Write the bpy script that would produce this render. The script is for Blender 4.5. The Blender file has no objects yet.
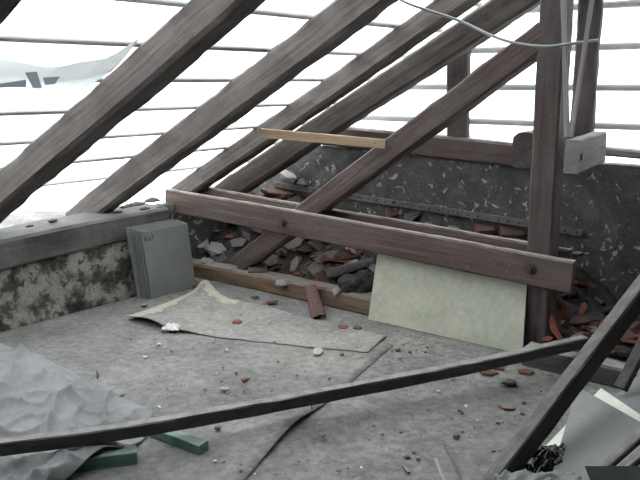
import bpy, bmesh, math, random
from mathutils import Vector, Matrix, noise

# ------------------------------------------------------------------ camera, sky, exposure
SC = bpy.context.scene
COL = SC.collection
F = 720.0                      # focal length in pixels of the 640 x 480 frame
PITCH = math.radians(12.4)
EYE = Vector((0, 0, 1.6))
cam = bpy.data.cameras.new('camera')
cam.sensor_width = 36; cam.lens = 36 * F / 640; cam.clip_start = .02
camo = bpy.data.objects.new('camera', cam); COL.objects.link(camo)
camo.location = EYE; camo.rotation_euler = (math.pi / 2 - PITCH, 0, 0)
SC.camera = camo

world = bpy.data.worlds.new('overcast_sky'); SC.world = world
world.use_nodes = True
bg = world.node_tree.nodes['Background']
bg.inputs[0].default_value = (.94, .98, 1.0, 1)      # even, bright overcast sky
bg.inputs[1].default_value = 3.8
SC.view_settings.view_transform = 'Standard'
SC.view_settings.look = 'None'
SC.view_settings.gamma = 1
SC.view_settings.use_curve_mapping = False
SC.view_settings.exposure = 0.28

# ------------------------------------------------------------------ pixels to points
CP, SP = math.cos(PITCH), math.sin(PITCH)
def ray(x, y):
    a, b = (x - 320) / F, (240 - y) / F
    return Vector((a, CP + SP * b, CP * b - SP))
def fl(x, y, z=0.0):                       # where a pixel meets a level surface
    r = ray(x, y); return EYE + r * ((z - EYE.z) / r.z)
def on(x, y, p, n):                        # where a pixel meets a plane
    r = ray(x, y); return EYE + r * ((p - EYE).dot(n) / r.dot(n))
def at_depth(x, y, d):
    return EYE + ray(x, y) * d

# ------------------------------------------------------------------ the place's own axes
W0 = fl(0, 332); W1 = fl(144, 293.5)
DW = (W1 - W0).normalized()                # along the eaves wall, away from the viewer
OUT = Vector((-DW.y, DW.x, 0))             # out through the eaves wall
A = fl(195, 277); B = fl(525, 352)
DT = (B - A).normalized()                  # along the roof truss
BK = Vector((-DT.y, DT.x, 0))              # from the truss towards the gable
Z = Vector((0, 0, 1))
def T(s, q, z): return A + DT * s + BK * q + Z * z
def U(u, o, z): return W0 + DW * u + OUT * o + Z * z
def ST(p):
    v = p - A; return v.dot(DT), v.dot(BK)
RD = (-ray(-675, 790)).normalized()        # up along the rafters
FOOT = fl(88, 217, .62)
NR = DW.cross(RD).normalized()
if NR.z < 0: NR = -NR
RH = .195                                   # rafter depth
def RP(u, t, n=0): return FOOT + DW * u + RD * t + NR * n
RIDGE = 4.3

# ------------------------------------------------------------------ helpers
random.seed(11)
def tag(o, label=None, cat=None, group=None, kind=None):
    if label: o['label'] = label
    if cat: o['category'] = cat
    if group: o['group'] = group
    if kind: o['kind'] = kind
    return o
def link(name, me, mats, parent=None, mw=None):
    for m in (mats if isinstance(mats, (list, tuple)) else [mats]):
        if len(me.materials) < (len(mats) if isinstance(mats, (list, tuple)) else 1): me.materials.append(m)
    o = bpy.data.objects.new(name, me); COL.objects.link(o)
    if parent is not None:
        o.parent = parent
        if mw is not None: o.matrix_basis = parent.matrix_basis.inverted() @ mw
        else: o.matrix_basis = parent.matrix_basis.inverted()
    elif mw is not None: o.matrix_basis = mw
    return o
def empty(name, loc=(0, 0, 0)):
    o = bpy.data.objects.new(name, None); COL.objects.link(o); o.matrix_basis = Matrix.Translation(loc); return o
def mesh(name, vs, fs, smooth=False, mi=None):
    me = bpy.data.meshes.new(name); me.from_pydata([tuple(v) for v in vs], [], fs)
    bm = bmesh.new(); bm.from_mesh(me)
    bmesh.ops.recalc_face_normals(bm, faces=bm.faces[:])
    bm.to_mesh(me); bm.free()
    if smooth:
        for p in me.polygons: p.use_smooth = True
    if mi:
        for p, k in zip(me.polygons, mi): p.material_index = k
    return me
def frame(o, x, y, z):
    m = Matrix.Identity(4)
    for i, v in enumerate((x, y, z)):
        for r in range(3): m[r][i] = v[r]
    m.translation = o
    return m
def nz(p, s=1.0, seed=0.0):
    return noise.noise(Vector(p) * s + Vector((seed * 7.3, seed * 3.1, seed * 5.7)))

# ------------------------------------------------------------------ materials
MATS = {}
def nodes(name):
    m = bpy.data.materials.new(name); m.use_nodes = True
    nt = m.node_tree
    return m, nt, nt.nodes, nt.links, nt.nodes['Principled BSDF']
def ramp(N, c, *stops):
    r = N.new('ShaderNodeValToRGB')
    while len(r.color_ramp.elements) < len(stops): r.color_ramp.elements.new(.5)
    for e, (p, col) in zip(r.color_ramp.elements, stops):
        e.position = p; e.color = (*col, 1) if not isinstance(col, float) else (col, col, col, 1)
    return r
def noise_tex(N, L, vec, scale, detail=6, rough=.6, dist=0.0):
    n = N.new('ShaderNodeTexNoise'); n.inputs['Scale'].default_value = scale
    n.inputs['Detail'].default_value = detail; n.inputs['Roughness'].default_value = rough
    n.inputs['Distortion'].default_value = dist
    if vec is not None: L.new(vec, n.inputs['Vector'])
    return n
def mixc(N, L, fac, a, b, mode='MIX'):
    m = N.new('ShaderNodeMix'); m.data_type = 'RGBA'; m.blend_type = mode
    for s, v in ((m.inputs[0], fac), (m.inputs[6], a), (m.inputs[7], b)):
        if hasattr(v, 'is_linked'): L.new(v, s)
        elif isinstance(v, (int, float)): s.default_value = v
        else: s.default_value = (*v, 1)
    return m.outputs[2]
def coords(N, L, scale=(1, 1, 1)):
    tc = N.new('ShaderNodeTexCoord'); oi = N.new('ShaderNodeObjectInfo')
    mp = N.new('ShaderNodeMapping'); mp.inputs['Scale'].default_value = scale
    mul = N.new('ShaderNodeVectorMath'); mul.operation = 'SCALE'
    cmb = N.new('ShaderNodeCombineXYZ')
    for i in range(3): L.new(oi.outputs['Random'], cmb.inputs[i])
    L.new(cmb.outputs[0], mul.inputs[0]); mul.inputs['Scale'].default_value = 31.0
    add = N.new('ShaderNodeVectorMath'); L.new(tc.outputs['Object'], add.inputs[0]); L.new(mul.outputs[0], add.inputs[1])
    L.new(add.outputs[0], mp.inputs['Vector'])
    return mp.outputs[0], add.outputs[0]
def bump(N, L, bsdf, h, strength=.4, dist=.01):
    b = N.new('ShaderNodeBump'); b.inputs['Strength'].default_value = strength; b.inputs['Distance'].default_value = dist
    L.new(h, b.inputs['Height']); L.new(b.outputs[0], bsdf.inputs['Normal'])

def wood(name, dark, light, grey=(.2, .2, .21), greyamt=.5, dust=.7, dustcol=(.42, .41, .39), fleck=0.0, grain=26):
    m, nt, N, L, b = nodes(name)
    g, o = coords(N, L, (1.6, grain, grain))
    n1 = noise_tex(N, L, g, 1.0, 8, .65, .6)
    r1 = ramp(N, None, (.3, dark), (.72, light)); L.new(n1.outputs[0], r1.inputs[0])
    n2 = noise_tex(N, L, o, 2.4, 5, .6)
    r2 = ramp(N, None, (.42, 0.0), (.68, greyamt)); L.new(n2.outputs[0], r2.inputs[0])
    c = mixc(N, L, r2.outputs[0], r1.outputs[0], grey)
    if fleck:
        n3 = noise_tex(N, L, o, 55, 3, .5)
        r3 = ramp(N, None, (.67, 0.0), (.74, fleck)); L.new(n3.outputs[0], r3.inputs[0])
        c = mixc(N, L, r3.outputs[0], c, (.5, .48, .44))
    if dust:                                     # settled dust lies on what faces up
        ge = N.new('ShaderNodeNewGeometry'); sx = N.new('ShaderNodeSeparateXYZ'); L.new(ge.outputs['Normal'], sx.inputs[0])
        mr = N.new('ShaderNodeMapRange'); mr.inputs[1].default_value = .6; mr.inputs[2].default_value = .92
        mr.inputs[3].default_value = 0; mr.inputs[4].default_value = dust; L.new(sx.outputs[2], mr.inputs[0])
        n4 = noise_tex(N, L, o, 14, 4, .6); r4 = ramp(N, None, (.3, .45), (.6, 1.0)); L.new(n4.outputs[0], r4.inputs[0])
        mm = N.new('ShaderNodeMath'); mm.operation = 'MULTIPLY'; L.new(mr.outputs[0], mm.inputs[0]); L.new(r4.outputs[0], mm.inputs[1])
        c = mixc(N, L, mm.outputs[0], c, dustcol)
    L.new(c, b.inputs['Base Color']); b.inputs['Roughness'].default_value = .85
    bump(N, L, b, n1.outputs[0], .8, .012)
    return m
def mottled(name, stops, scale=6, fine=40, bumpd=.01, rough=.9, fleck=None, fleckscale=22, fleckcut=(.62, .68), dist=0.0, spec=.3, fineamt=.35):
    m, nt, N, L, b = nodes(name)
    g, o = coords(N, L)
    n1 = noise_tex(N, L, o, scale, 8, .62, dist)
    r = ramp(N, None, *stops); L.new(n1.outputs[0], r.inputs[0])
    n2 = noise_tex(N, L, o, fine, 5, .6)
    r2 = ramp(N, None, (.3, 1 - fineamt), (.7, 1.0)); L.new(n2.outputs[0], r2.inputs[0])
    c = mixc(N, L, 1.0, r.outputs[0], r2.outputs[0], 'MULTIPLY')
    if fleck:
        n3 = noise_tex(N, L, o, fleckscale, 4, .6, .8); r3 = ramp(N, None, (fleckcut[0], 0.0), (fleckcut[1], 1.0)); L.new(n3.outputs[0], r3.inputs[0])
        c = mixc(N, L, r3.outputs[0], c, fleck)
    L.new(c, b.inputs['Base Color']); b.inputs['Roughness'].default_value = rough
    b.inputs['Specular IOR Level'].default_value = spec
    bump(N, L, b, n2.outputs[0], .5, bumpd)
    return m
def plain(name, col, rough=.7, metal=0.0):
    m, nt, N, L, b = nodes(name)
    g, o = coords(N, L); n = noise_tex(N, L, o, 30, 4, .6)
    r = ramp(N, None, (.3, tuple(x * .8 for x in col)), (.7, col)); L.new(n.outputs[0], r.inputs[0])
    L.new(r.outputs[0], b.inputs['Base Color']); b.inputs['Roughness'].default_value = rough; b.inputs['Metallic'].default_value = metal
    return m
def film(name, clear, tint):
    m, nt, N, L, b = nodes(name); N.remove(b)
    out = N['Material Output']
    tr = N.new('ShaderNodeBsdfTransparent'); tl = N.new('ShaderNodeBsdfTranslucent'); df = N.new('ShaderNodeBsdfDiffuse')
    tl.inputs[0].default_value = (*tint, 1); df.inputs[0].default_value = (*tint, 1)
    m1 = N.new('ShaderNodeMixShader'); m1.inputs[0].default_value = .15; L.new(tl.outputs[0], m1.inputs[1]); L.new(df.outputs[0], m1.inputs[2])
    m2 = N.new('ShaderNodeMixShader'); m2.inputs[0].default_value = clear; L.new(m1.outputs[0], m2.inputs[1]); L.new(tr.outputs[0], m2.inputs[2])
    L.new(m2.outputs[0], out.inputs[0])
    return m

M_RAFTER = wood('rafter_wood', (.052, .042, .039), (.15, .126, .113), (.19, .178, .172), .5, .3)
M_TIE = wood('tie_wood', (.06, .039, .034), (.16, .112, .097), (.15, .135, .128), .35, .9, (.34, .31, .29), .3)
M_BRACE = wood('brace_wood', (.055, .038, .034), (.145, .105, .092), (.15, .135, .13), .4, .35)
M_POST = wood('post_wood', (.05, .038, .036), (.12, .092, .086), (.135, .125, .125), .45, .4, fleck=.3)
M_PLATE = wood('plate_wood', (.05, .048, .046), (.14, .135, .13), (.25, .25, .24), .6, .75, (.10, .095, .088))
M_SILL = wood('sill_wood', (.10, .066, .042), (.25, .165, .10), (.11, .10, .09), .8, .85, (.20, .19, .18))
M_DARKWOOD = wood('dark_wood', (.028, .027, .026), (.075, .07, .066), (.09, .09, .09), .5, .85, (.33, .32, .30))
M_PALEWOOD = wood('pale_wood', (.50, .34, .21), (.70, .52, .35), (.6, .46, .33), .3, .0, grain=18)
M_STICK = wood('stick_wood', (.2, .19, .18), (.38, .36, .33), (.3, .3, .3), .4, .3)
M_STUBWOOD = wood('stub_wood', (.14, .13, .125), (.28, .265, .25), (.28, .275, .27), .5, .7, (.30, .28, .26))
M_BATTEN = wood('batten_wood', (.2, .19, .18), (.36, .34, .32), (.3, .3, .31), .4, .0)
M_GREENWOOD = wood('green_painted_wood', (.07, .15, .12), (.13, .25, .19), (.22, .27, .24), .6, .7, (.30, .36, .32))
M_FLOOR = mottled('floor_screed', [(.28, (.15, .15, .142)), (.5, (.24, .238, .224)), (.72, (.35, .342, .318))], 2.2, 26, .016, .92, (.46, .45, .43), 30, (.67, .73), fineamt=.5)
M_FELT = mottled('floor_felt', [(.28, (.165, .164, .155)), (.5, (.255, .25, .235)), (.72, (.37, .358, .33))], 1.9, 26, .014, .9, (.47, .45, .42), 32, (.68, .74), fineamt=.45)
M_FELTB = mottled('torn_felt', [(.28, (.22, .212, .20)), (.5, (.31, .30, .28)), (.74, (.41, .395, .37))], 4.0, 28, .010, .9, (.5, .49, .46), 28, (.66, .73), fineamt=.4)
M_TAN = mottled('torn_paper_edge', [(.3, (.45, .40, .33)), (.7, (.56, .51, .43))], 12, 70, .003)
M_PLASTER = mottled('peeling_plaster', [(.36, (.035, .04, .034)), (.46, (.13, .135, .115)), (.53, (.40, .385, .33)), (.72, (.54, .52, .45))], 6.5, 50, .02, .95, (.07, .075, .065), 16, (.58, .63))
M_SOOT = mottled('sooty_plaster', [(.3, (.072, .07, .07)), (.55, (.13, .127, .126)), (.75, (.22, .215, .205))], 3.2, 45, .015, .95, (.42, .40, .37), 15, (.60, .645), 1.3)
M_TILETOP = mottled('weathered_tile_face', [(.3, (.07, .065, .062)), (.55, (.13, .12, .115)), (.75, (.22, .20, .185))], 9, 60, .004)
M_TILEGREY = mottled('grey_tile_face', [(.3, (.17, .165, .16)), (.55, (.25, .24, .23)), (.75, (.33, .31, .3))], 9, 60, .004)
M_TILERED = mottled('broken_clay', [(.3, (.19, .07, .045)), (.6, (.31, .12, .075)), (.8, (.36, .19, .14))], 14, 60, .004)
M_TILEDULL = mottled('dull_clay', [(.3, (.09, .055, .048)), (.6, (.165, .092, .078)), (.8, (.24, .18, .165))], 10, 60, .004)
M_MORTAR = mottled('mortar', [(.3, (.22, .215, .20)), (.6, (.36, .35, .325)), (.8, (.48, .46, .43))], 16, 60, .008)
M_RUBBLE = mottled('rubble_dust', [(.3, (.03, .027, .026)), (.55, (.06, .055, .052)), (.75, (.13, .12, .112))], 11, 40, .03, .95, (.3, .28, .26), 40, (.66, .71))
M_FIBRE = mottled('fibre_cement', [(.3, (.17, .175, .17)), (.5, (.205, .21, .205)), (.75, (.26, .265, .255))], 2.6, 90, .001, .75, fineamt=.15)
M_SLATE = mottled('grey_board', [(.3, (.20, .21, .205)), (.5, (.235, .245, .24)), (.75, (.275, .285, .275))], 2.4, 90, .001, .75, fineamt=.12)
M_GREENPANEL = mottled('pale_green_paint', [(.3, (.36, .37, .29)), (.52, (.47, .48, .385)), (.75, (.55, .555, .46))], 2.8, 30, .001, .7, (.24, .24, .2), 22, (.70, .76), fineamt=.2)
M_CLOTH = mottled('grey_cloth', [(.3, (.19, .196, .20)), (.55, (.27, .275, .278)), (.8, (.36, .362, .36))], 3.0, 90, .002, .95, fineamt=.2, spec=.1)
M_WHITE = mottled('white_board', [(.3, (.55, .55, .48)), (.6, (.66, .66, .59)), (.8, (.70, .70, .63))], 5, 60, .001, fineamt=.12)
M_PAPER = mottled('white_paper', [(.3, (.6, .59, .56)), (.7, (.75, .74, .72))], 8, 60, .001, fineamt=.1)
M_BLACK = plain('black_plastic', (.010, .011, .012), .22)
M_GREYFILM = mottled('dusty_grey_film', [(.3, (.15, .16, .16)), (.7, (.25, .26, .255))], 5, 50, .002, .45, fineamt=.15)
M_IRON = plain('rusty_iron', (.10, .075, .065), .7, .3)
M_STRIP = mottled('rusty_strip', [(.3, (.13, .11, .10)), (.7, (.23, .20, .185))], 8, 50, .001)
M_HOLE = plain('dark_hole', (.01, .01, .01), .9)
M_CABLE = plain('cable_sheath', (.42, .44, .45), .5)
M_TAPE = film('grey_tape', .0, (.34, .35, .36))
M_INK = plain('black_ink', (.03, .03, .035), .6)
M_ROOFBOARD = wood('roof_boarding', (.05, .045, .042), (.11, .10, .09), dust=0)
M_FILM = film('clear_roof_film', .58, (.93, .96, .97))
M_FLAP = film('milky_plastic', .12, (.80, .82, .82))

# ------------------------------------------------------------------ shape builders
def beam(name, p0, p1, w, h, mat, parent=None, up=Z, side=None, rough=.006, seg=None, bev=.012, seed=None, sag=0.0, taper=1.0):
    """weathered squared timber; w across, h along up; p0, p1 on its centre line"""
    p0 = Vector(p0); p1 = Vector(p1)
    x = (p1 - p0); Ln = x.length; x.normalize()
    if side is not None:
        y = (side - x * side.dot(x)).normalized(); z = x.cross(y).normalized()
        if z.z < 0: y, z = -y, -z
    else:
        y = up.cross(x).normalized(); z = x.cross(y).normalized()
    seed = random.random() * 99 if seed is None else seed
    seg = seg or max(3, int(Ln / .05))
    a, b = w / 2, h / 2; e = min(bev, a * .6, b * .6)
    sec = [(-a + e, -b), (0, -b), (a - e, -b), (a, -b + e), (a, 0), (a, b - e), (a - e, b), (0, b), (-a + e, b), (-a, b - e), (-a, 0), (-a, -b + e)]
    vs, fs = [], []
    n = len(sec)
    for i in range(seg + 1):
        f = i / seg; xx = f * Ln
        off = (nz((xx, 0, 0), .8, seed) * rough * 1.6, nz((xx, 5, 0), .8, seed) * rough * 1.6 - sag * 4 * f * (1 - f))
        k = 1 + (taper - 1) * f
        for j, (yy, zz) in enumerate(sec):
            d = nz((xx * 1.0, yy * 9, zz * 9), 5.5, seed) * rough * .7 + nz((xx, yy * 4, zz * 4), 15, seed) * rough * .5
            r = math.hypot(yy, zz)
            vs.append((xx + (nz((yy * 20, zz * 20, i), 1, seed) * rough if i in (0, seg) else 0),
                       yy * k + off[0] + d * yy / r, zz * k + off[1] + d * zz / r))
    for i in range(seg):
        for j in range(n):
            k = (j + 1) % n
            fs.append((i * n + j, i * n + k, (i + 1) * n + k, (i + 1) * n + j))
    fs.append(tuple(range(n))); fs.append(tuple(range(seg * n, seg * n + n)))
    return link(name, mesh(name, vs, fs), mat, parent, frame(p0, x, y, z))
def box(name, p0, p1, w, h, mat, parent=None, up=Z, bev=.003):
    return beam(name, p0, p1, w, h, mat, parent, up, rough=.0008, seg=3, bev=bev)
def tube(name, pts, r, mat, parent=None, n=7):
    pts = [Vector(p) for p in pts]
    vs, fs = [], []
    for i, p in enumerate(pts):
        t = (pts[min(i + 1, len(pts) - 1)] - pts[max(i - 1, 0)]).normalized()
        a = t.cross(Z if abs(t.z) < .9 else Vector((1, 0, 0))).normalized(); b = t.cross(a)
        for j in range(n):
            an = 2 * math.pi * j / n
            vs.append(p - pts[0] + a * math.cos(an) * r + b * math.sin(an) * r)
    for i in range(len(pts) - 1):
        for j in range(n):
            k = (j + 1) % n; fs.append((i * n + j, i * n + k, (i + 1) * n + k, (i + 1) * n + j))
    fs.append(tuple(range(n))); fs.append(tuple(range((len(pts) - 1) * n, len(pts) * n)))
    return link(name, mesh(name, vs, fs, True), mat, parent, Matrix.Translation(pts[0]))
def spline(pts, k=6):
    pts = [Vector(p) for p in pts]; out = []
    for i in range(len(pts) - 1):
        a, b, c, d = pts[max(i - 1, 0)], pts[i], pts[i + 1], pts[min(i + 2, len(pts) - 1)]
        for j in range(k):
            t = j / k
            out.append(.5 * (2 * b + (c - a) * t + (2 * a - 5 * b + 4 * c - d) * t * t + (3 * b - a - 3 * c + d) * t ** 3))
    return out + [pts[-1]]
def resample(pts, n):
    pts = [Vector(p) for p in pts]
    ls = [0]
    for a, b in zip(pts, pts[1:]): ls.append(ls[-1] + (b - a).length)
    out = []
    for i in range(n + 1):
        d = ls[-1] * i / n
        k = 0
        while k < len(pts) - 2 and ls[k + 1] < d: k += 1
        f = (d - ls[k]) / max(1e-9, ls[k + 1] - ls[k]); out.append(pts[k].lerp(pts[k + 1], min(1, f)))
    return out
def coons(bottom, top, left, right, nu, nv):
    """grid of points between four edge polylines (bottom and top run left to right, left and right bottom to top)"""
    b, t, l, r = resample(bottom, nu), resample(top, nu), resample(left, nv), resample(right, nv)
    g = []
    for j in range(nv + 1):
        v = j / nv
        for i in range(nu + 1):
            u = i / nu
            g.append((b[i] * (1 - v) + t[i] * v) + (l[j] * (1 - u) + r[j] * u)
                     - (b[0] * (1 - u) * (1 - v) + b[nu] * u * (1 - v) + t[0] * (1 - u) * v + t[nu] * u * v))
    return g
def sheet(name, g, nu, nv, thick, mats, parent=None, smooth=True, mi=None, down=Vector((0, 0, -1))):
    """closed thin sheet from a grid of points"""
    o = g[0].copy(); n = len(g)
    vs = [p - o for p in g] + [p - o + down * thick for p in g]
    fs, mm = [], []
    for j in range(nv):
        for i in range(nu):
            a = j * (nu + 1) + i; q = (a, a + 1, a + nu + 2, a + nu + 1)
            k = mi(i, j) if mi else 0
            fs.append(q); mm.append(k); fs.append(tuple(x + n for x in reversed(q))); mm.append(k)
    bd = [i for i in range(nu + 1)] + [j * (nu + 1) + nu for j in range(1, nv + 1)] + [nv * (nu + 1) + i for i in range(nu - 1, -1, -1)] + [j * (nu + 1) for j in range(nv - 1, 0, -1)]
    for a, b in zip(bd, bd[1:] + bd[:1]): fs.append((a, b, b + n, a + n)); mm.append(0)
    return link(name, mesh(name, vs, fs, smooth, mm), mats, parent, Matrix.Translation(o))
def slab(name, corners, thick, mat, parent=None, wav=0.0, nu=8, nv=8):
    """flat board through four corners given around its edge; thickness goes to its back"""
    c = [Vector(p) for p in corners]
    n = (c[1] - c[0]).cross(c[3] - c[0]).normalized()
    if n.dot(EYE - c[0]) < 0: n = -n
    g = coons([c[0], c[1]], [c[3], c[2]], [c[0], c[3]], [c[1], c[2]], nu, nv)
    if wav: g = [p + n * nz(p, 3, 2) * wav for p in g]
    return sheet(name, g, nu, nv, thick, mat, parent, False, down=-n)

# fragments: a few shared shapes, scaled and turned for every piece
def frag_mesh(k):
    rnd = random.Random(100 + k); n = rnd.choice((4, 5, 5, 6))
    pts = []
    for i in range(n):
        a = 2 * math.pi * (i + rnd.uniform(-.28, .28)) / n; r = rnd.uniform(.40, .56)
        pts.append((r * math.cos(a), r * math.sin(a)))
    bend = rnd.uniform(-.1, .12)
    vs = [(x, y, .5 + bend * x * x * 4) for x, y in pts] + [(x * 1.03, y * .98, -.5 + bend * x * x * 4) for x, y in pts]
    fs = [tuple(range(n)), tuple(range(2 * n - 1, n - 1, -1))] + [(i, (i + 1) % n, (i + 1) % n + n, i + n) for i in range(n)]
    return mesh('tile_fragment', vs, fs, False, [0, 0] + [1] * n)
def brick_mesh(k):
    rnd = random.Random(40 + k); vs = []
    bm = bmesh.new(); bmesh.ops.create_cube(bm, size=1)
    bmesh.ops.bevel(bm, geom=bm.edges[:], offset=.07, segments=1, affect='EDGES')
    for v in bm.verts: v.co += Vector((rnd.uniform(-.05, .05), rnd.uniform(-.05, .05), rnd.uniform(-.05, .05)))
    me = bpy.data.meshes.new('brick_piece'); bm.to_mesh(me); bm.free(); return me
def stone_mesh(k):
    bm = bmesh.new(); bmesh.ops.create_icosphere(bm, subdivisions=1, radius=.5)
    rnd = random.Random(70 + k)
    for v in bm.verts: v.co *= rnd.uniform(.72, 1.15); v.co.z *= .8
    me = bpy.data.meshes.new('stone_piece'); bm.to_mesh(me); bm.free(); return me
def curve_mesh():
    vs, fs = [], []; n = 8; t = .16
    for e in (0, 1):
        for r in (.5, .5 - t):
            for i in range(n + 1):
                a = math.pi * i / n; k = 1 - .18 * e
                vs.append((r * math.cos(a) * k, e - .5, r * math.sin(a) * k))
    m = n + 1
    for i in range(n):
        fs += [(i, i + 1, 2 * m + i + 1, 2 * m + i), (m + i, m + i + 1, 3 * m + i + 1, 3 * m + i), (i, i + 1, m + i + 1, m + i), (2 * m + i, 2 * m + i + 1, 3 * m + i + 1, 3 * m + i)]
    fs += [(0, m, 3 * m, 2 * m), (n, m + n, 3 * m + n, 2 * m + n)]
    return mesh('curved_tile', vs, fs, True)
SHAPES = {}
def shape(kind, k, mats):
    key = (kind, k, tuple(m.name for m in mats))
    if key not in SHAPES:
        me = {'tile': frag_mesh, 'brick': brick_mesh, 'stone': stone_mesh, 'curve': lambda k: curve_mesh()}[kind](k)
        for m in mats: me.materials.append(m)
        SHAPES[key] = me
    return SHAPES[key]
def piece(name, kind, k, mats, mw, label, cat, group=None):
    o = bpy.data.objects.new(name, shape(kind, k, mats)); COL.objects.link(o); o.matrix_basis = mw
    return tag(o, label, cat, group)
def facing(p, wpx, hpx, thick, rot=0.0, upw=.8, jit=.25, rnd=random):
    """axes for a piece seen wpx by hpx pixels large at p"""
    v = (EYE - p).normalized(); dep = (p - EYE).dot(Vector((0, CP, -SP)))
    right = Vector((1, 0, 0)); upi = Vector((0, SP, CP))
    n = (v * (1 - upw) + Z * upw + Vector((rnd.uniform(-jit, jit), rnd.uniform(-jit, jit), 0))).normalized()
    a = math.radians(rot)
    x = right * math.cos(a) + upi * math.sin(a); x = (x - n * x.dot(n)).normalized(); y = n.cross(x)
    c = max(.35, n.dot(v)); px = dep / F
    m = frame(p, x, y, n)
    return m @ Matrix.Diagonal((wpx * px, hpx * px / c, thick, 1))

# ================================================================== THE SETTING
def grid_struct(name, pts, nu, nv, mat, thick, down):
    return tag(sheet(name, pts, nu, nv, thick, mat, None, True, down=down), kind='structure')
# floor
bm_pts = coons([Vector((-6, -3, 0)), Vector((7, -3, 0))], [Vector((-6, 9, 0)), Vector((7, 9, 0))], [Vector((-6, -3, 0)), Vector((-6, 9, 0))], [Vector((7, -3, 0)), Vector((7, 9, 0))], 60, 60)
grid_struct('floor', bm_pts, 60, 60, M_FLOOR, .12, -Z)
# low plastered eaves wall under the timber plate
def wall_z(u): return .40 + .045 * max(0, min(1, u / 1.0))
nu, nv = 90, 12
g = []
for j in range(nv + 1):
    for i in range(nu + 1):
        u = -7.5 + 8.95 * i / nu; z = -.02 + (wall_z(u) + .02) * j / nv
        g.append(U(u, 0 + .02 * nz((u, z, 0), 3, 4) + .012 * nz((u, z, 0), 11, 5) - .02 * (1 - j / nv), z))
grid_struct('wall_left', g, nu, nv, M_PLASTER, .40, OUT)
cw = coons([U(1.3, .28, 0), U(3.0, .28, 0)], [U(1.3, .28, .60), U(3.0, .28, .60)], [U(1.3, .28, 0), U(1.3, .28, .60)], [U(3.0, .28, 0), U(3.0, .28, .60)], 20, 8)
for k, p in enumerate(cw): cw[k] = p + OUT * .03 * nz(p, 6, 2)
grid_struct('wall_leak_stub', cw, 20, 8, M_SOOT, .12, OUT)  # added stub blocks sky leaking in; its dark colour stands for the gap's shade
# gable wall
def gable_top(s): return min(1.06, .56 + max(0, s + .35) * .56)
nu, nv = 90, 16
g = []
for j in range(nv + 1):
    for i in range(nu + 1):
        s = -1.1 + 7.9 * i / nu; z = gable_top(s) * j / nv
        g.append(T(s, .90 + .012 * nz((s, z, 0), 4, 8), z))
grid_struct('wall_back', g, nu, nv, M_SOOT, .22, BK)
# walls behind and beside the viewer (outside the picture)
eave = lambda u: RP(u, 0) + Vector((RD.x, RD.y, 0)) * (2 * RIDGE)
def upright(name, p, q, h, mat):
    d = (q - p); n = Vector((-d.y, d.x, 0)).normalized()
    g = coons([p, q], [p + Z * h, q + Z * h], [p, p + Z * h], [q, q + Z * h], 6, 4)
    return grid_struct(name, g, 6, 4, mat, .15, n)
pr0, pr1 = eave(-6.2), eave(1.5)
upright('wall_right', Vector((pr0.x, pr0.y, 0)), Vector((pr1.x, pr1.y, 0)), .75, M_SOOT)
pn0, pn1 = RP(-6.2, -.2), eave(-6.2)
upright('wall_near', Vector((pn0.x, pn0.y, 0)), Vector((pn1.x, pn1.y, 0)), 2.9, M_SOOT)
# roof: an Empty of the setting that carries its battens and boarding
roof = tag(empty('ceiling', RP(0, 0)), kind='structure')
RH2 = Vector((RD.x, RD.y, -RD.z))
def quad_sheet(name, a, b, c, d, mat, parent, thick=.03, nrm=Z, nu=6, nv=6):
    return sheet(name, coons([a, b], [d, c], [a, d], [b, c], nu, nv), nu, nv, thick, mat, parent, False, down=nrm)
top = lambda u, n=RH: RP(u, RIDGE, n)
quad_sheet('boarding', top(-6.3), top(1.55), top(1.55) + RH2 * (RIDGE + .3), top(-6.3) + RH2 * (RIDGE + .3), M_ROOFBOARD, roof)
quad_sheet('boarding', RP(-6.3, -.3, RH + .06), RP(-2.75, -.3, RH + .06), RP(-2.75, RIDGE, RH + .06), RP(-6.3, RIDGE, RH + .06), M_ROOFBOARD, roof)
t = .20
while t < RIDGE:
    b0 = random.uniform(-.01, .01)
    beam('batten', RP(-2.75, t + b0, RH + .040), RP(1.62, t + b0 + random.uniform(-.015, .015), RH + .040), .055, .05, M_BATTEN, roof, NR, rough=.002, seg=10, bev=.003)
    t += .345
# gable battens, nailed across the studs outside
gz = lambda y: on(618, y, T(0, 1.0, 0), BK).z
GB = [gz(127), gz(88), gz(46), gz(4)]
GB += [GB[-1] + .285 * k for k in (1, 2)]
def roof_z_at(s):                       # outer face of the slope at the gable, then down the far side
    def zz(s_):
        p = T(s_, 1.05, 0); return ((FOOT + NR * RH - p).dot(NR)) / NR.z
    sr = 3.55
    return zz(s) if s < sr else zz(2 * sr - s)
for z in GB:
    s0 = -.5
    while roof_z_at(s0) < z + .05 and s0 < 4: s0 += .02
    s1 = 6.5
    while roof_z_at(s1) < z + .05 and s1 > s0: s1 -= .02
    if s1 - s0 > .3:
        beam('batten', T(s0, 1.035, z), T(s1, 1.035, z + random.uniform(-.01, .01)), .028, .045, M_BATTEN, roof, Z, rough=.002, seg=8, bev=.003)

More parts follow.
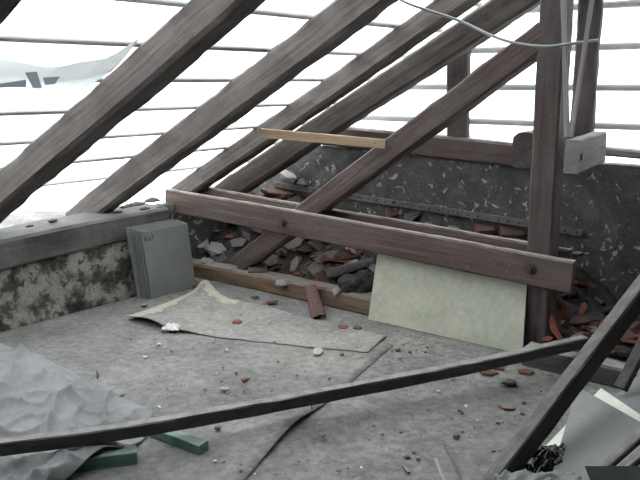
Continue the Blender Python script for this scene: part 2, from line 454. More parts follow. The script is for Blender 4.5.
# plastic film stretched over the slope and the gable opening
g = []
nu, nv = 30, 30
for j in range(nv + 1):
    for i in range(nu + 1):
        u, tt = -2.75 + 4.35 * i / nu, -.25 + (RIDGE + .25) * j / nv
        g.append(RP(u, tt, RH + .006 + .004 * nz((u, tt, 0), 3, 3)))
o = link('roof_film', mesh('roof_film', [p - g[0] for p in g], [(j * 31 + i, j * 31 + i + 1, j * 31 + i + 32, j * 31 + i + 31) for j in range(nv) for i in range(nu)], True), M_FILM, None, Matrix.Translation(g[0]))
tag(o, 'clear plastic film stretched under the battens of the open sloping roof', 'plastic film')
gp = [T(s, 1.008, z) for s, z in [(.55, 1.08), (6.0, 1.08)] + [(s, max(1.09, roof_z_at(s) + .15)) for s in (5.8, 5, 4.2, 3.6, 3.0, 2.2, 1.4, .6)]]
o = link('gable_film', mesh('gable_film', [p - gp[0] for p in gp], [tuple(range(len(gp)))]), M_FILM, None, Matrix.Translation(gp[0]))
tag(o, 'clear plastic film closing the upright gable opening behind the post', 'plastic film')

# ================================================================== LARGE TIMBERS
plate = beam('eaves_timber', U(-1.6, .165, .455), U(1.40, .165, .548), .37, .20, M_PLATE, rough=.01, bev=.02)
tag(plate, 'broad weathered timber plate lying on the low plastered wall at left', 'beam')

RW = .125
SIDE = RD.cross(NR).normalized()
if SIDE.dot(DW) < 0: SIDE = -SIDE          # from the near side of a rafter to its far side
NQ = SIDE.cross(RD).normalized()
if NQ.z < 0: NQ = -NQ
RL = [((0, 28), None, 'corner of a rafter at the upper left edge of the picture', .12),
      ((110, 113), .195, 'leftmost long rafter, with the plastic flap hanging beside it', .165),
      ((210, 131), .195, 'second rafter from the left, standing on the plate among mortar chunks', .14),
      ((300, 118.5), .158, 'third rafter from the left, its foot on the end of the bolted tie beam', .145),
      ((400, 90), .195, 'last rafter of the slope, close against the gable', .13)]
for (px, py), f, lab, w in RL:
    e = on(px, py, FOOT - NR * (.09 if px > 350 else (-.05 if px > 250 else 0)), NR)
    t0 = (FOOT.z - .03 - e.z) / RD.z - (.27 if px < 250 else (.04 if px < 350 else .1))
    rh = f or RH
    foot = e + RD * t0 + SIDE * w / 2 + NR * rh / 2
    end = foot + RD * (RIDGE + .1)
    if f is None: foot = foot - SIDE * (w)      # its lower far edge is what shows
    else: pass
    if f is None: end = foot + RD * (RIDGE + .1)
    r = beam('rafter', foot, end, w, rh, M_RAFTER, None, NR, side=SIDE, rough=.011, bev=.02)
    tag(r, lab, 'rafter', 'rafters of the open slope')

# truss: sill, twin tie beams with bolts, brace, post
sill = beam('sill_timber', T(-.25, .085, .055), T(1.78, .085, .06), .16, .13, M_SILL, rough=.009, bev=.015)
tag(sill, 'brown sill timber on the floor in front of the tile rubble', 'beam')
sill2a, sill2b = fl(522, 365), fl(650, 397)
dd = (sill2b - sill2a).normalized(); bk2 = Vector((-dd.y, dd.x, 0))
sill2 = beam('floor_timber', sill2a + bk2 * .065 + Z * .054, sill2b + bk2 * .065 + Z * .054, .13, .115, M_DARKWOOD, rough=.008, bev=.012)
tag(sill2, 'dark floor timber running right from the foot of the post', 'beam')
def bolt(parent, s, z, q0):
    c = T(s, q0, z)
    n = 6
    for r, l, nm in ((.035, .012, 'washer'), (.022, .035, 'bolt_nut')):
        k = 16 if nm == 'washer' else 6
        vs = []
        for e in (0, 1):
            for i in range(k):
                a = 2 * math.pi * i / k + .3; vs.append(DT * r * math.cos(a) + Z * r * math.sin(a) - BK * l * e)
        fs = [tuple(range(k)), tuple(range(k, 2 * k))] + [(i, (i + 1) % k, (i + 1) % k + k, i + k) for i in range(k)]
        link(nm, mesh(nm, vs, fs), M_IRON, parent, Matrix.Translation(c))
tz = lambda s: .611 - .033 * s                 # centre height of the tie along the truss
S0, S1 = ST(on(165, 190, A, BK))[0], ST(on(573, 260, A, BK))[0]
tie = beam('tie_timber', T(S0, .03, tz(S0) + .005), T(S1, .03, tz(S1) - .005), .06, .19, M_TIE, rough=.005, bev=.01)
tag(tie, 'front reddish tie beam with two iron bolts, spanning from plate to post', 'beam')
for px, py in ((283, 222), (530, 268)):
    p = on(px, py, A, BK); bolt(tie, ST(p)[0], p.z, 0)
tie2 = beam('tie_timber', T(S0 + .12, .25, tz(S0) + .01), T(S1 - .09, .25, tz(S1) + .012), .06, .19, M_TIE, rough=.006, bev=.01)
tag(tie2, 'rear tie beam, parallel behind the bolted front tie beam', 'beam')
bs = lambda p: ST(p)[0]
q0_, q1_ = on(227, 271, A + BK * .07, BK), on(536, 40, A + BK * .07, BK)
dirb = (q1_ - q0_).normalized()
k0 = (q0_.z - .16) / dirb.z
brace = beam('brace', q0_ + BK * .07 - dirb * k0, q1_ + BK * .07 + dirb * .05, .14, .155, M_BRACE, None, Z, rough=.009, bev=.014)
tag(brace, 'thick diagonal brace rising from the rubble to the tall post', 'brace')
post_s = bs(on(524, 345, A + BK * .07, BK)) + .064
post = beam('post', T(post_s, .145, 0), T(post_s - .035, .145, 2.85), .15, .15, M_POST, None, up=BK, rough=.007, bev=.012)
tag(post, 'tall upright dark post carrying the tie beam and the brace', 'post')
# clamps on either side of the post
c0 = on(573, 154, T(0, -.02, 0), BK)
cs, cz = bs(c0), c0.z
clamp_r = beam('clamp_timber', T(cs, -.03, cz - .015), T(cs + .01, .43, cz + .005), .085, .185, M_STUBWOOD, None, Z, rough=.006, bev=.008)
tag(clamp_r, 'pale dusty short timber clamped to the right side of the post', 'beam')
hb = on(581.5, 157, T(cs + .043, 0, 0), DT)
hole = link('bolt_hole', mesh('bolt_hole', [DT * .002 + BK * a + Z * b for a, b in ((-.012, -.02), (.012, -.016), (.012, .02), (-.012, .016))] + [DT * -.004 + BK * a + Z * b for a, b in ((-.012, -.02), (.012, -.016), (.012, .02), (-.012, .016))],
            [(0, 1, 2, 3), (7, 6, 5, 4), (0, 1, 5, 4), (1, 2, 6, 5), (2, 3, 7, 6), (3, 0, 4, 7)]), M_HOLE, clamp_r, Matrix.Translation(hb))
c1 = on(527, 152, T(0, .3, 0), BK)
clamp_l = beam('clamp_timber', T(bs(c1), .26, c1.z), T(bs(c1), .88, c1.z + .01), .17, .22, M_POST, None, Z, rough=.012, bev=.03)
tag(clamp_l, 'dark blunt timber end on the left side of the post', 'beam')
# gable frame
gp0 = on(433, 147, T(0, .86, 0), BK); gp1 = on(528, 157, T(0, .86, 0), BK)
gs0, gs1 = bs(gp0), bs(gp1)
gsl = (gp1.z - gp0.z) / (gs1 - gs0)
gb = beam('gable_timber', T(.62, .93, gp0.z + gsl * (.62 - gs0)), T(gs1 + .05, .93, gp1.z), .14, .165, M_BRACE, rough=.008, bev=.015)
tag(gb, 'horizontal timber on top of the sooty gable wall, left of the post', 'beam')
gr = on(625, 156, T(0, .86, 0), BK)
gb2 = beam('gable_ledge', T(gs1 + .32, .94, gr.z + .02), T(6.0, .94, gr.z - .06), .16, .05, M_STUBWOOD, rough=.006, bev=.01)
tag(gb2, 'thin dusty ledge along the gable wall right of the post', 'beam')
for xa, xb, lab in ((446, 467, 'short gable stud between gable plate and last rafter'), (570, 593, 'gable stud directly behind the tall post')):
    a_, b_ = on(xa, 90, T(0, .88, 0), BK), on(xb, 90, T(0, .88, 0), BK)
    sc, w = (bs(a_) + bs(b_)) / 2, abs(bs(b_) - bs(a_))
    z0 = 1.05 if xa < 500 else 0.0
    st = beam('gable_stud', T(sc, .955, z0), T(sc - (.03 if xa < 500 else 0.0), .955, (on(455, 40, T(0, .88, 0), BK).z if xa < 500 else roof_z_at(sc) - .02)), w, .075, M_POST, None, up=BK, rough=.008, bev=.015)
    tag(st, lab, 'stud', 'studs of the gable')

# perforated strip along the gable wall
m0, m1 = on(275, 184, T(0, .86, 0), BK), on(583, 233, T(0, .86, 0), BK)
strip = beam('perforated_strip', m0, m1, .022, .05, M_STRIP, None, Z, rough=.003, bev=.003)
tag(strip, 'rusty perforated strip running along the foot of the gable wall', 'strip')
nh = 34
for i in range(nh):
    c = m0.lerp(m1, (i + .5) / nh) - BK * .013
    r = .007; k = 8
    vs = [DT * r * math.cos(2 * math.pi * j / k) + Z * r * math.sin(2 * math.pi * j / k) - BK * .001 * e for e in (0, 1) for j in range(k)]
    link('hole', mesh('hole', vs, [tuple(range(k)), tuple(range(k, 2 * k))] + [(j, (j + 1) % k, (j + 1) % k + k, j + k) for j in range(k)]), M_HOLE, strip, Matrix.Translation(c))

# ================================================================== RUBBLE BEHIND THE TRUSS
def sm(a, b, x):
    x = max(0, min(1, (x - a) / (b - a))); return x * x * (3 - 2 * x)
def mound(s, q):
    hi = .60 - .12 * sm(.2, 1.4, s) - .36 * sm(2.6, 3.3, s)
    lo = .075 + .02 * sm(2.6, 3.2, s)
    p = (s, q, 0)
    return lo + (hi - lo) * sm(.12, .88, q) + .06 * nz(p, 4, 1) * sm(.1, .3, q) + .04 * nz(p, 10, 2) * sm(.13, .25, q) - .5 * (1 - sm(-1.15, -.5, s))
nu, nv = 150, 34
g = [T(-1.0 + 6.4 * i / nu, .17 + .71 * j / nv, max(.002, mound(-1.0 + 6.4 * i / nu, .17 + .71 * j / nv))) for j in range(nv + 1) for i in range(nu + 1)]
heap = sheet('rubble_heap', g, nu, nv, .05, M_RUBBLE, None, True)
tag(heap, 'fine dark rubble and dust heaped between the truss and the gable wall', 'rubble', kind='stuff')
def hit(px, py):
    r = ray(px, py); k = 3.0
    while k < 8.5:
        p = EYE + r * k; s, q = ST(p)
        if q > .17 and (p.z < mound(s, q) or q > .88): return p
        if q <= .17 and p.z < .125 and q > 0: return p
        if p.z < .005: return p
        k += .004
    return p
TG = (M_TILEGREY, M_TILERED); TD = (M_TILETOP, M_TILERED); TR = (M_TILERED, M_TILERED); TDU = (M_TILEDULL, M_TILERED); TM = (M_MORTAR, M_MORTAR)
# pieces one can find in the photograph: x, y, width, height, turn, thickness (m), kind, materials, name, label
PCS = [
 (218, 250, 26, 15, -15, .05, 'stone', (M_MORTAR,), 'mortar_chunk', 'pale mortar chunk just left of the foot of the brace', 'mortar'),
 (238, 243, 20, 11, 8, .016, 'tile', TG, 'tile_fragment', 'grey tile piece with red rim under the tie beam, left of the brace', 'roof tile'),
 (232, 237, 20, 4, 18, .014, 'tile', TR, 'tile_fragment', 'thin orange tile sliver close under the tie beam, left of the brace', 'roof tile'),
 (294, 244, 22, 12, 12, .016, 'tile', TG, 'tile_fragment', 'pale triangular tile piece just right of the brace under the tie', 'roof tile'),
 (258, 271, 18, 9, 3, .04, 'brick', (M_TILETOP,), 'brick_piece', 'dark brick stub behind the sill at the foot of the brace', 'brick'),
 (299, 274, 18, 5, 14, .016, 'tile', TR, 'tile_fragment', 'orange tile strip in the rubble, left of the large grey tile', 'roof tile'),
 (320, 271, 25, 15, 6, .02, 'tile', TG, 'tile_fragment', 'large grey tile piece with bright red lower rim in the rubble', 'roof tile'),
 (328, 257, 30, 11, 22, .018, 'tile', TG, 'tile_fragment', 'long grey tile piece tilted above the large grey tile', 'roof tile'),
 (345, 264, 26, 6, 12, .016, 'tile', TR, 'tile_fragment', 'orange broken tile edge near the top of the rubble gap', 'roof tile'),
 (350, 256, 26, 10, 20, .018, 'tile', TDU, 'tile_fragment', 'dull red tile piece high in the rubble beside the green panel', 'roof tile'),
 (322, 289, 22, 4, -8, .016, 'tile', TR, 'tile_fragment', 'bright orange tile strip just above the sill', 'roof tile'),
 (336, 292, 9, 7, 0, .04, 'stone', (M_MORTAR,), 'mortar_chunk', 'small white mortar lump on the sill edge by the dark rag', 'mortar'),
 (282, 252, 20, 9, 0, .05, 'stone', (M_TILETOP,), 'mortar_chunk', 'dark stone lump in the rubble right of the brace', 'mortar'),
 (306, 250, 22, 8, 5, .05, 'stone', (M_RUBBLE,), 'mortar_chunk', 'sooty flat lump under the tie beam in mid rubble', 'mortar'),
 (282, 284, 16, 8, -12, .03, 'stone', (M_MORTAR,), 'mortar_chunk', 'grey mortar lump lying on the sill near the brace', 'mortar'),
 (207, 262, 16, 9, -10, .04, 'stone', (M_MORTAR,), 'mortar_chunk', 'grey mortar lump beside the stacked boards', 'mortar'),
 (203, 246, 12, 10, 25, .03, 'brick', (M_MORTAR,), 'brick_piece', 'mortar covered brick end beside the stacked boards', 'brick'),
 (282, 193, 27, 8, -22, .06, 'brick', (M_TILEDULL,), 'brick_piece', 'pale pinkish block lying behind the rear tie beam at left', 'brick'),
 (288, 176, 16, 15, 50, .05, 'stone', (M_MORTAR,), 'mortar_chunk', 'grey stone lump above the perforated strip by the last rafter', 'mortar'),
 (303, 183, 16, 10, 10, .06, 'stone', (M_TILETOP,), 'mortar_chunk', 'dark rounded lump against the gable wall left of the brace', 'mortar'),
 (393, 212, 21, 12, 36, .022, 'tile', TDU, 'tile_fragment', 'dusty red tile leaning on the heap above the tie beam', 'roof tile'),
 (414, 215, 24, 11, 38, .024, 'tile', (M_TILETOP, M_TILETOP), 'tile_fragment', 'dark grey slab leaning beside the dusty red tile', 'roof tile'),
 (399, 201, 15, 7, 10, .02, 'tile', (M_TILETOP, M_TILETOP), 'tile_fragment', 'small dark cap tile on top of the leaning red tile', 'roof tile'),
 (437, 223, 18, 7, -8, .02, 'tile', TD, 'tile_fragment', 'dark hollow tile piece behind the rear tie beam', 'roof tile'),
 (453, 229, 15, 7, -16, .03, 'stone', (M_MORTAR,), 'mortar_chunk', 'pale mortar crumb heap on the rubble behind the tie beam', 'mortar'),
 (485, 230, 18, 9, -4, .07, 'brick', (M_TILEDULL,), 'brick_piece', 'red brick with dusty top behind the tie, second from the post', 'brick'),
 (512, 234, 22, 9, -6, .07, 'brick', (M_TILEDULL,), 'brick_piece', 'red brick with dusty top behind the tie, next to the post', 'brick'),
 (576, 254, 13, 4, -6, .02, 'tile', TM, 'tile_fragment', 'pale chip with red rim on the right end of the rear tie beam', 'roof tile'),
 (552, 322, 6, 26, 16, .016, 'tile', TR, 'tile_fragment', 'orange tile shard standing upright against the post, leftmost', 'roof tile'),
 (558, 321, 5, 25, 4, .016, 'tile', TDU, 'tile_fragment', 'dull red tile shard standing upright in the middle of the cluster', 'roof tile'),
 (563, 313, 5, 20, -22, .016, 'tile', TR, 'tile_fragment', 'orange tile shard leaning right at the top of the cluster', 'roof tile'),
 (554, 300, 7, 18, 40, .03, 'tile', (M_TILETOP, M_TILETOP), 'tile_fragment', 'dark slate piece leaning above the upright shards', 'roof tile'),
 (549, 312, 4, 20, -14, .016, 'tile', TDU, 'tile_fragment', 'dull narrow shard touching the right side of the post', 'roof tile'),
 (568, 320, 4, 20, -30, .016, 'tile', TD, 'tile_fragment', 'dark narrow shard leaning at the right of the upright cluster', 'roof tile'),
 (556, 333, 5, 16, 30, .016, 'tile', TR, 'tile_fragment', 'short orange shard in front of the upright cluster', 'roof tile'),
 (571, 329, 14, 5, -35, .02, 'tile', TD, 'tile_fragment', 'dark tile strip sloping right of the upright shards', 'roof tile'),
 (578, 323, 20, 6, -3, .05, 'brick', (M_TILEDULL,), 'brick_piece', 'long dull red brick lying behind the sloping tile strip', 'brick'),
 (589, 328, 18, 6, 10, .03, 'tile', TD, 'tile_fragment', 'dark tile piece right of the long dull brick', 'roof tile'),
 (547, 340, 14, 5, 8, .02, 'tile', TR, 'tile_fragment', 'orange tile piece lying at the foot of the post', 'roof tile'),
 (577, 337, 15, 5, 14, .02, 'tile', TG, 'tile_fragment', 'grey tile piece lying in front of the shards', 'roof tile'),
 (622, 339, 22, 11, 28, .06, 'brick', (M_TILEDULL,), 'brick_piece', 'red brick with mortar side, right of the leaning plank', 'brick'),
 (609, 352, 14, 5, -12, .02, 'tile', TR, 'tile_fragment', 'red tile piece on the dark floor timber behind the plank', 'roof tile'),
 (570, 352, 13, 4, 6, .02, 'tile', TM, 'tile_fragment', 'whitish plaster flake on the dark floor timber', 'plaster'),
 (599, 358, 8, 4, 0, .02, 'tile', TR, 'tile_fragment', 'small red tile crumb at the edge of the dark floor timber', 'roof tile'),
]
for i, (x, y, w, h, rot, th, kind, mats, nm, lab, cat) in enumerate(PCS):
    p = hit(x, y); rnd = random.Random(i)
    if kind == 'tile' and h >= 10:                   # stands on its lower edge
        pb_ = hit(x, y + h * .42); p = at_depth(x, y, (pb_ - EYE).dot(Vector((0, CP, -SP))))
    up = .35 if h < w * 1.5 else .05
    if kind == 'tile' and h > 2.5 * w:               # narrow shards are straight splinters of tile
        kind, mats = 'brick', mats[:1] if mats[0] is not M_TILETOP else (M_TILEDULL,)
        m = facing(p, w, h, .02, rot, up, .2, rnd)
    elif kind in ('stone', 'brick'):
        dep = (p - EYE).length / F
        m = facing(p, w, h, h * dep * .9 if kind == 'brick' else h * dep, rot, .75, .1, rnd)
        if kind == 'stone': m = m @ Matrix.Diagonal((1, 1.0, 1, 1))
    else:
        m = facing(p, w, h, th, rot, up, .2, rnd)
    m.translation = p + Z * .004
    piece(nm, kind, i % 9, mats, m, lab, cat, 'rubble pieces behind the truss')
# curved tile hanging over the sill, rolled pipe piece, dark rag
pB, pT = fl(319, 318, .012), on(311, 287, T(0, -.012, 0), BK)
y = (pT - pB).normalized(); zz = (EYE - pB).normalized(); zz = (zz - y * zz.dot(y)).normalized(); x = y.cross(zz)
piece('curved_tile', 'curve', 0, (M_TILEDULL,), frame((pB + pT) / 2, x, y, zz) @ Matrix.Diagonal((.105, (pT - pB).length, .05, 1)), 'dull red curved tile hanging over the front of the sill', 'roof tile')
pa, pb = hit(330, 278), hit(372, 266)
x = (pb - pa).normalized(); zz = (Z - x * Z.dot(x)).normalized(); y = zz.cross(x)
m = frame((pa + pb) / 2 + Z * .01, -y, x, zz) @ Matrix.Diagonal((.13, (pb - pa).length * 1.1, .13, 1))
piece('ridge_tile', 'curve', 1, (M_TILETOP,), m, 'long dark rounded ridge tile lying in the rubble beside the green panel', 'roof tile')
def lump(name, p, rx, ry, rz, mat, seed, fold=.35, sub=4):
    bm = bmesh.new(); bmesh.ops.create_icosphere(bm, subdivisions=sub, radius=1)
    for v in bm.verts:
        n = v.co.copy(); d = 1 + fold * nz(n, 1.6, seed) + fold * .7 * (abs(nz(n, 3.4, seed + 1)) - .25) + fold * .3 * nz(n, 8, seed)
        v.co = Vector((n.x * rx * d, n.y * ry * d, max(-.35, n.z) * rz * d))
    me = bpy.data.meshes.new(name); bm.to_mesh(me); bm.free()
    for f in me.polygons: f.use_smooth = True
    return link(name, me, mat, None, Matrix.Translation(p))
M_RAG = mottled('dark_rag', [(.3, (.03, .03, .032)), (.7, (.075, .075, .078))], 8, 60, .003, fineamt=.2)
tag(lump('rag', hit(358, 290) + Z * .03, .14, .1, .11, M_RAG, 3, .6), 'dark crumpled rag in the rubble beside the green panel', 'rag')
# scattered pieces that nothing tells apart
for i in range(255):
    rnd = random.Random(500 + i)
    s = rnd.uniform(-.55, 1.75) if i < 155 else (rnd.uniform(2.9, 4.3) if i < 225 else rnd.uniform(1.0, 2.9))
    q = rnd.uniform(.2, .84) if i < 225 else rnd.uniform(.35, .84)
    p = T(s, q, mound(s, q) + .008)
    n = Vector((rnd.uniform(-.9, .9), rnd.uniform(-1.1, .6), 1)).normalized(); a = rnd.uniform(0, 6.28)
    x = Vector((math.cos(a), math.sin(a), 0)); x = (x - n * x.dot(n)).normalized()
    sz = rnd.uniform(.06, .17)
    mats, word = rnd.choice([(TD, 'dark faced'), (TD, 'dark faced'), (TD, 'dark faced'), (TD, 'dark faced'), (TDU, 'dull red'), (TDU, 'dull red'), (TG, 'grey faced'), (TR, 'orange red'), (TM, 'mortar covered'), ((M_TILETOP, M_TILETOP), 'sooty dark'), ((M_TILETOP, M_TILETOP), 'sooty dark')])
    reg = 'left' if i < 155 else ('right' if i < 225 else 'mid')
    lab = 'small ' + word + {'left': ' broken roof tile piece lying in the rubble behind the brown sill',
           'right': ' broken roof tile piece in the rubble right of the post',
           'mid': ' broken roof tile piece in the rubble behind the green panel'}[reg]
    piece('tile_fragment', 'tile', i % 9, mats, frame(p, x, n.cross(x), n) @ Matrix.Diagonal((sz * rnd.uniform(1.0, 1.9), sz * rnd.uniform(.4, .95), rnd.uniform(.014, .024), 1)), lab, 'roof tile',
          {'left': 'loose tile pieces behind the sill', 'right': 'loose tile pieces right of the post', 'mid': 'loose tile pieces behind the panel'}[reg])

# mortar on the plate
PL = [(136, 205, 22, 9, 'long mortar chunk on the plate at the foot of the second rafter'), (152, 200, 16, 7, 'mortar chunk on the plate close to the third rafter'),
      (118, 212, 9, 4, 'small mortar crumb on the plate right of the second rafter'), (160, 207, 10, 4, 'flat mortar crumb on the plate near the tie beam end'),
      (52, 221, 9, 4, 'small mortar crumb on the plate left of the second rafter'), (30, 226, 7, 3, 'tiny mortar crumb on the plate below the leftmost rafter')]
PL += [(126, 207, 12, 6, 'dark mortar lump on the plate right beside the second rafter'), (145, 209, 11, 5, 'flat mortar cake on the plate in front of the long chunk')]
for i, (x, y, w, h, lab) in enumerate(PL):
    p = fl(x, y, .645); dep = (p - EYE).length / F
    piece('mortar_chunk', 'stone', i % 9, (M_TILETOP,), frame(p, DW, -OUT, Z) @ Matrix.Diagonal((w * dep * 1.3, h * dep * 1.5, h * dep * 1.1, 1)), lab, 'mortar', 'mortar on the plate')

# ================================================================== BOARDS AND PANELS
# leaning stack of grey boards
bl, br = fl(152, 300), fl(196, 287)
wd = (br - bl).normalized(); bkd = Vector((-wd.y, wd.x, 0))
WB = (br - bl).length; HB = .52
for k in range(5):
    off = bkd * (.019 * k + (.006 if k == 4 else 0)) - wd * (.010 * k + (.02 if k == 4 else 0))
    lean = (Z * .99 + bkd * .06 - wd * .07 * (1 + .15 * (k == 4))).normalized()
    a0 = bl + off + Z * .004
    o = slab('leaning_board', [a0, a0 + wd * WB, a0 + wd * WB + lean * (HB + .008 * k), a0 + lean * (HB + .008 * k)], .012, M_SLATE, nu=2, nv=2)
    tag(o, ['foremost grey board of the leaning stack, with a small ink mark', 'second grey board of the leaning stack, behind the marked one', 'third grey board in the middle of the leaning stack',
            'fourth grey board of the leaning stack, next to the rearmost', 'rearmost grey board of the leaning stack, touching the plate'][k], 'board', 'grey boards leaning on the eaves wall')
    if k == 0:
        nrm = wd.cross(lean).normalized()
        if nrm.dot(EYE - a0) < 0: nrm = -nrm
        base = a0 + lean * (HB - .075) + wd * .018 + nrm * .002
        strokes = [[(0, 0), (0, .04)], [(0, .02), (.022, .04)], [(.004, .02), (.024, 0)], [(.034, .0), (.034, .024)], [(.034, .02), (.048, .024), (.05, 0)], [(.058, .036), (.078, .038), (.066, .004)]]
        pts = []
        vs, fs = [], []
        for st in strokes:
            for (x0, y0), (x1, y1) in zip(st, st[1:]):
                a_, b_ = base + wd * x0 + lean * y0, base + wd * x1 + lean * y1
                t_ = (b_ - a_).normalized(); s_ = t_.cross(nrm) * .003
                i0 = len(vs); vs += [a_ + s_ - base, a_ - s_ - base, b_ - s_ - base, b_ + s_ - base]; fs.append((i0, i0 + 1, i0 + 2, i0 + 3))
        link('ink_mark', mesh('ink_mark', vs, fs), M_INK, o, Matrix.Translation(base))

# pale green panel between the sill front and the tie
def qp(px, py):
    # plane q = -.05 + .30 z
    n = (BK - Z * .30); p0 = T(0, -.05, 0)
    return on(px, py, p0, n)
cBL, cBR = qp(368, 327), qp(522, 358)
cTL, cTR = qp(378, 250), qp(527, 280)
cBL.z = max(cBL.z, .004); cBR.z = max(cBR.z, .004)
o = slab('panel', [cBL, cBR, cTR, cTL], .012, M_GREENPANEL, nu=6, nv=4)
tag(o, 'pale green painted panel leaning under the tie beam beside the post', 'panel')

# new pale lath nailed across rafter and brace
l0, l1 = at_depth(261, 133, 4.88), on(385, 144, T(0, .045, 0), BK)
o = beam('lath', l0, l1, .02, .062, M_PALEWOOD, None, Z, rough=.0015, bev=.002)
tag(o, 'clean pale yellow lath nailed across the rafters and the brace', 'lath')
for f in (.06, .46, .92):
    c = l0.lerp(l1, f) + Vector((0, -.011, .0))
    link('nail_head', mesh('nail_head', [Vector((math.cos(a * .785) * .004, -.001 * e, math.sin(a * .785) * .004)) for e in (0, 1) for a in range(8)], [tuple(range(8)), tuple(range(8, 16))] + [(j, (j + 1) % 8, (j + 1) % 8 + 8, j + 8) for j in range(8)]), M_IRON, o, Matrix.Translation(c))

# thin sticks on the clamp
zc = cz + .085
for xt, xb, w, lab in ((563.5, 567, .028, 'thin pale stick standing upright against the front of the post'), (592, 571, .024, 'thin pale stick leaning to the right beside the upright stick')):
    b_ = on(xb, 137, T(0, .03, 0), BK); t_ = on(xt + (xt - xb) * .25, -34, T(0, .05, 0), BK)
    o = beam('stick', b_, t_, w, .015, M_STICK, None, BK, rough=.002, bev=.003); tag(o, lab, 'stick')

# cable
cp = [at_depth(378, -14, 4.25), at_depth(405, 2, 4.2), at_depth(430, 11, 4.15), at_depth(460, 21, 4.1), at_depth(490, 35, 4.02), at_depth(515, 43, 3.97), at_depth(545, 46.5, 3.93), at_depth(572, 43.5, 3.92), at_depth(598, 40, 3.95), at_depth(612, 30, 4.3), at_depth(616, 5, 4.7), at_depth(618, -30, 4.9)]
tag(tube('cable', spline(cp[:9]), .0085, M_CABLE), 'grey cable hanging in a loose sag across brace and post', 'cable')

# long pole lying across the floor
pp = [fl(-70, 456, .16), fl(0, 447, .15), fl(110, 433, .135), fl(210, 416, .13), fl(320, 395.5, .13), fl(430, 374.5, .145), fl(500, 360, .16), fl(585, 341, .19)]
pts = spline(pp, 5)
vs, fs = [], []
hw, hh = .027, .029
for i, p in enumerate(pts):
    t_ = (pts[min(i + 1, len(pts) - 1)] - pts[max(i - 1, 0)]).normalized(); y = Z.cross(t_).normalized(); z = t_.cross(y)
    k = 1.0
    for (a, b) in ((-1, -1), (1, -1), (1, .8), (.8, 1), (-.8, 1), (-1, .8)):
        vs.append(p - pts[0] + y * hw * a * k + z * hh * b * k + y * .003 * nz(p, 6, b) + z * .002 * nz(p, 14, a))
for i in range(len(pts) - 1):
    for j in range(6):
        k = (j + 1) % 6; fs.append((i * 6 + j, i * 6 + k, (i + 1) * 6 + k, (i + 1) * 6 + j))
fs += [tuple(range(6)), tuple(range(len(vs) - 6, len(vs)))]
pole = link('pole', mesh('pole', vs, fs), M_DARKWOOD, None, Matrix.Translation(pts[0]))
tag(pole, 'long dark square pole lying low across the whole floor', 'pole')
c = fl(312, 398, .12); tube('nail', [c, c - Z * .035 - Vector((.002, 0, 0)), c - Z * .06], .003, M_IRON, pole)

# leaning planks at right
p0, p1 = at_depth(500, 477, 2.78), at_depth(634, 302, 3.0)
d = (p1 - p0).normalized(); p0 = p0 - d * ((p0.z - .025) / d.z)
nrmv = Vector((.30, -1, -.12)).normalized()
sidev = (nrmv.cross(d)).normalized()
plank = beam('plank', p0, p0 + d * 2.05, .085, .062, M_DARKWOOD, None, Z, side=sidev, rough=.004, bev=.006)
tag(plank, 'long dark plank leaning up to the right from the floor', 'plank')
p0, p1 = at_depth(613, 402, 3.45), at_depth(645, 342, 3.5)
d = (p1 - p0).normalized(); p0 = p0 - d * ((p0.z - .16) / d.z)
o = beam('plank', p0, p0 + d * 1.3, .06, .04, M_DARKWOOD, None, Z, rough=.003, bev=.005)
tag(o, 'short dark plank leaning behind the long plank at the right edge', 'plank')

# sheets piled at the lower right
def plane3(P):
    (a, b, c) = P; n = (b - a).cross(c - a).normalized(); return a, n
a_, n_ = plane3((fl(577, 386, .22), fl(555, 462, .16), fl(640, 420, .36)))
cs4 = [on(x, y, a_, n_) for x, y in ((552, 474), (620, 520), (672, 440), (577, 386))]
tag(slab('cement_sheet', cs4, .007, M_FIBRE), 'large grey cement sheet tilted on top of the pile at lower right', 'sheet')
sh = lambda n, z: z
a2, n2 = plane3((fl(602, 388, .17), fl(560, 440, .13), fl(640, 415, .27)))
cs4 = [on(x, y, a2, n2) for x, y in ((534, 458), (600, 500), (660, 428), (601, 388))]
tag(slab('white_board', cs4, .008, M_WHITE), 'white board showing its edges under the large grey cement sheet', 'board')
a3, n3 = plane3((fl(612, 398, .10), fl(640, 373, .14), fl(640, 420, .14)))
cs4 = [on(x, y, a3, n3) for x, y in ((606, 404), (660, 440), (690, 385), (650, 364))]
tag(slab('cement_sheet', cs4, .008, M_FIBRE), 'grey cement sheet at the right edge beside the short plank', 'sheet')
for (x0, y0, x1, y1, z0, z1, w, lab) in ((600, 472, 650, 428, .37, .47, .035, 'narrow dark lath lying on the cement sheet, upper one'), (616, 476, 652, 446, .40, .48, .035, 'narrow dark lath lying on the cement sheet, lower one')):
    o = beam('dark_lath', fl(x0, y0, z0), fl(x1, y1, z1), w, .022, M_DARKWOOD, None, Z, rough=.003, bev=.004); tag(o, lab, 'lath')
e0, e1 = fl(585, 466, .45), fl(662, 466, .47)
cs4 = [e0, e1, e1 + Vector((.0, -.10, -.16)), e0 + Vector((.05, -.10, -.16))]
tag(slab('metal_tray', cs4, .012, M_GREYFILM), 'dark grey board edge standing at the bottom right corner', 'board')
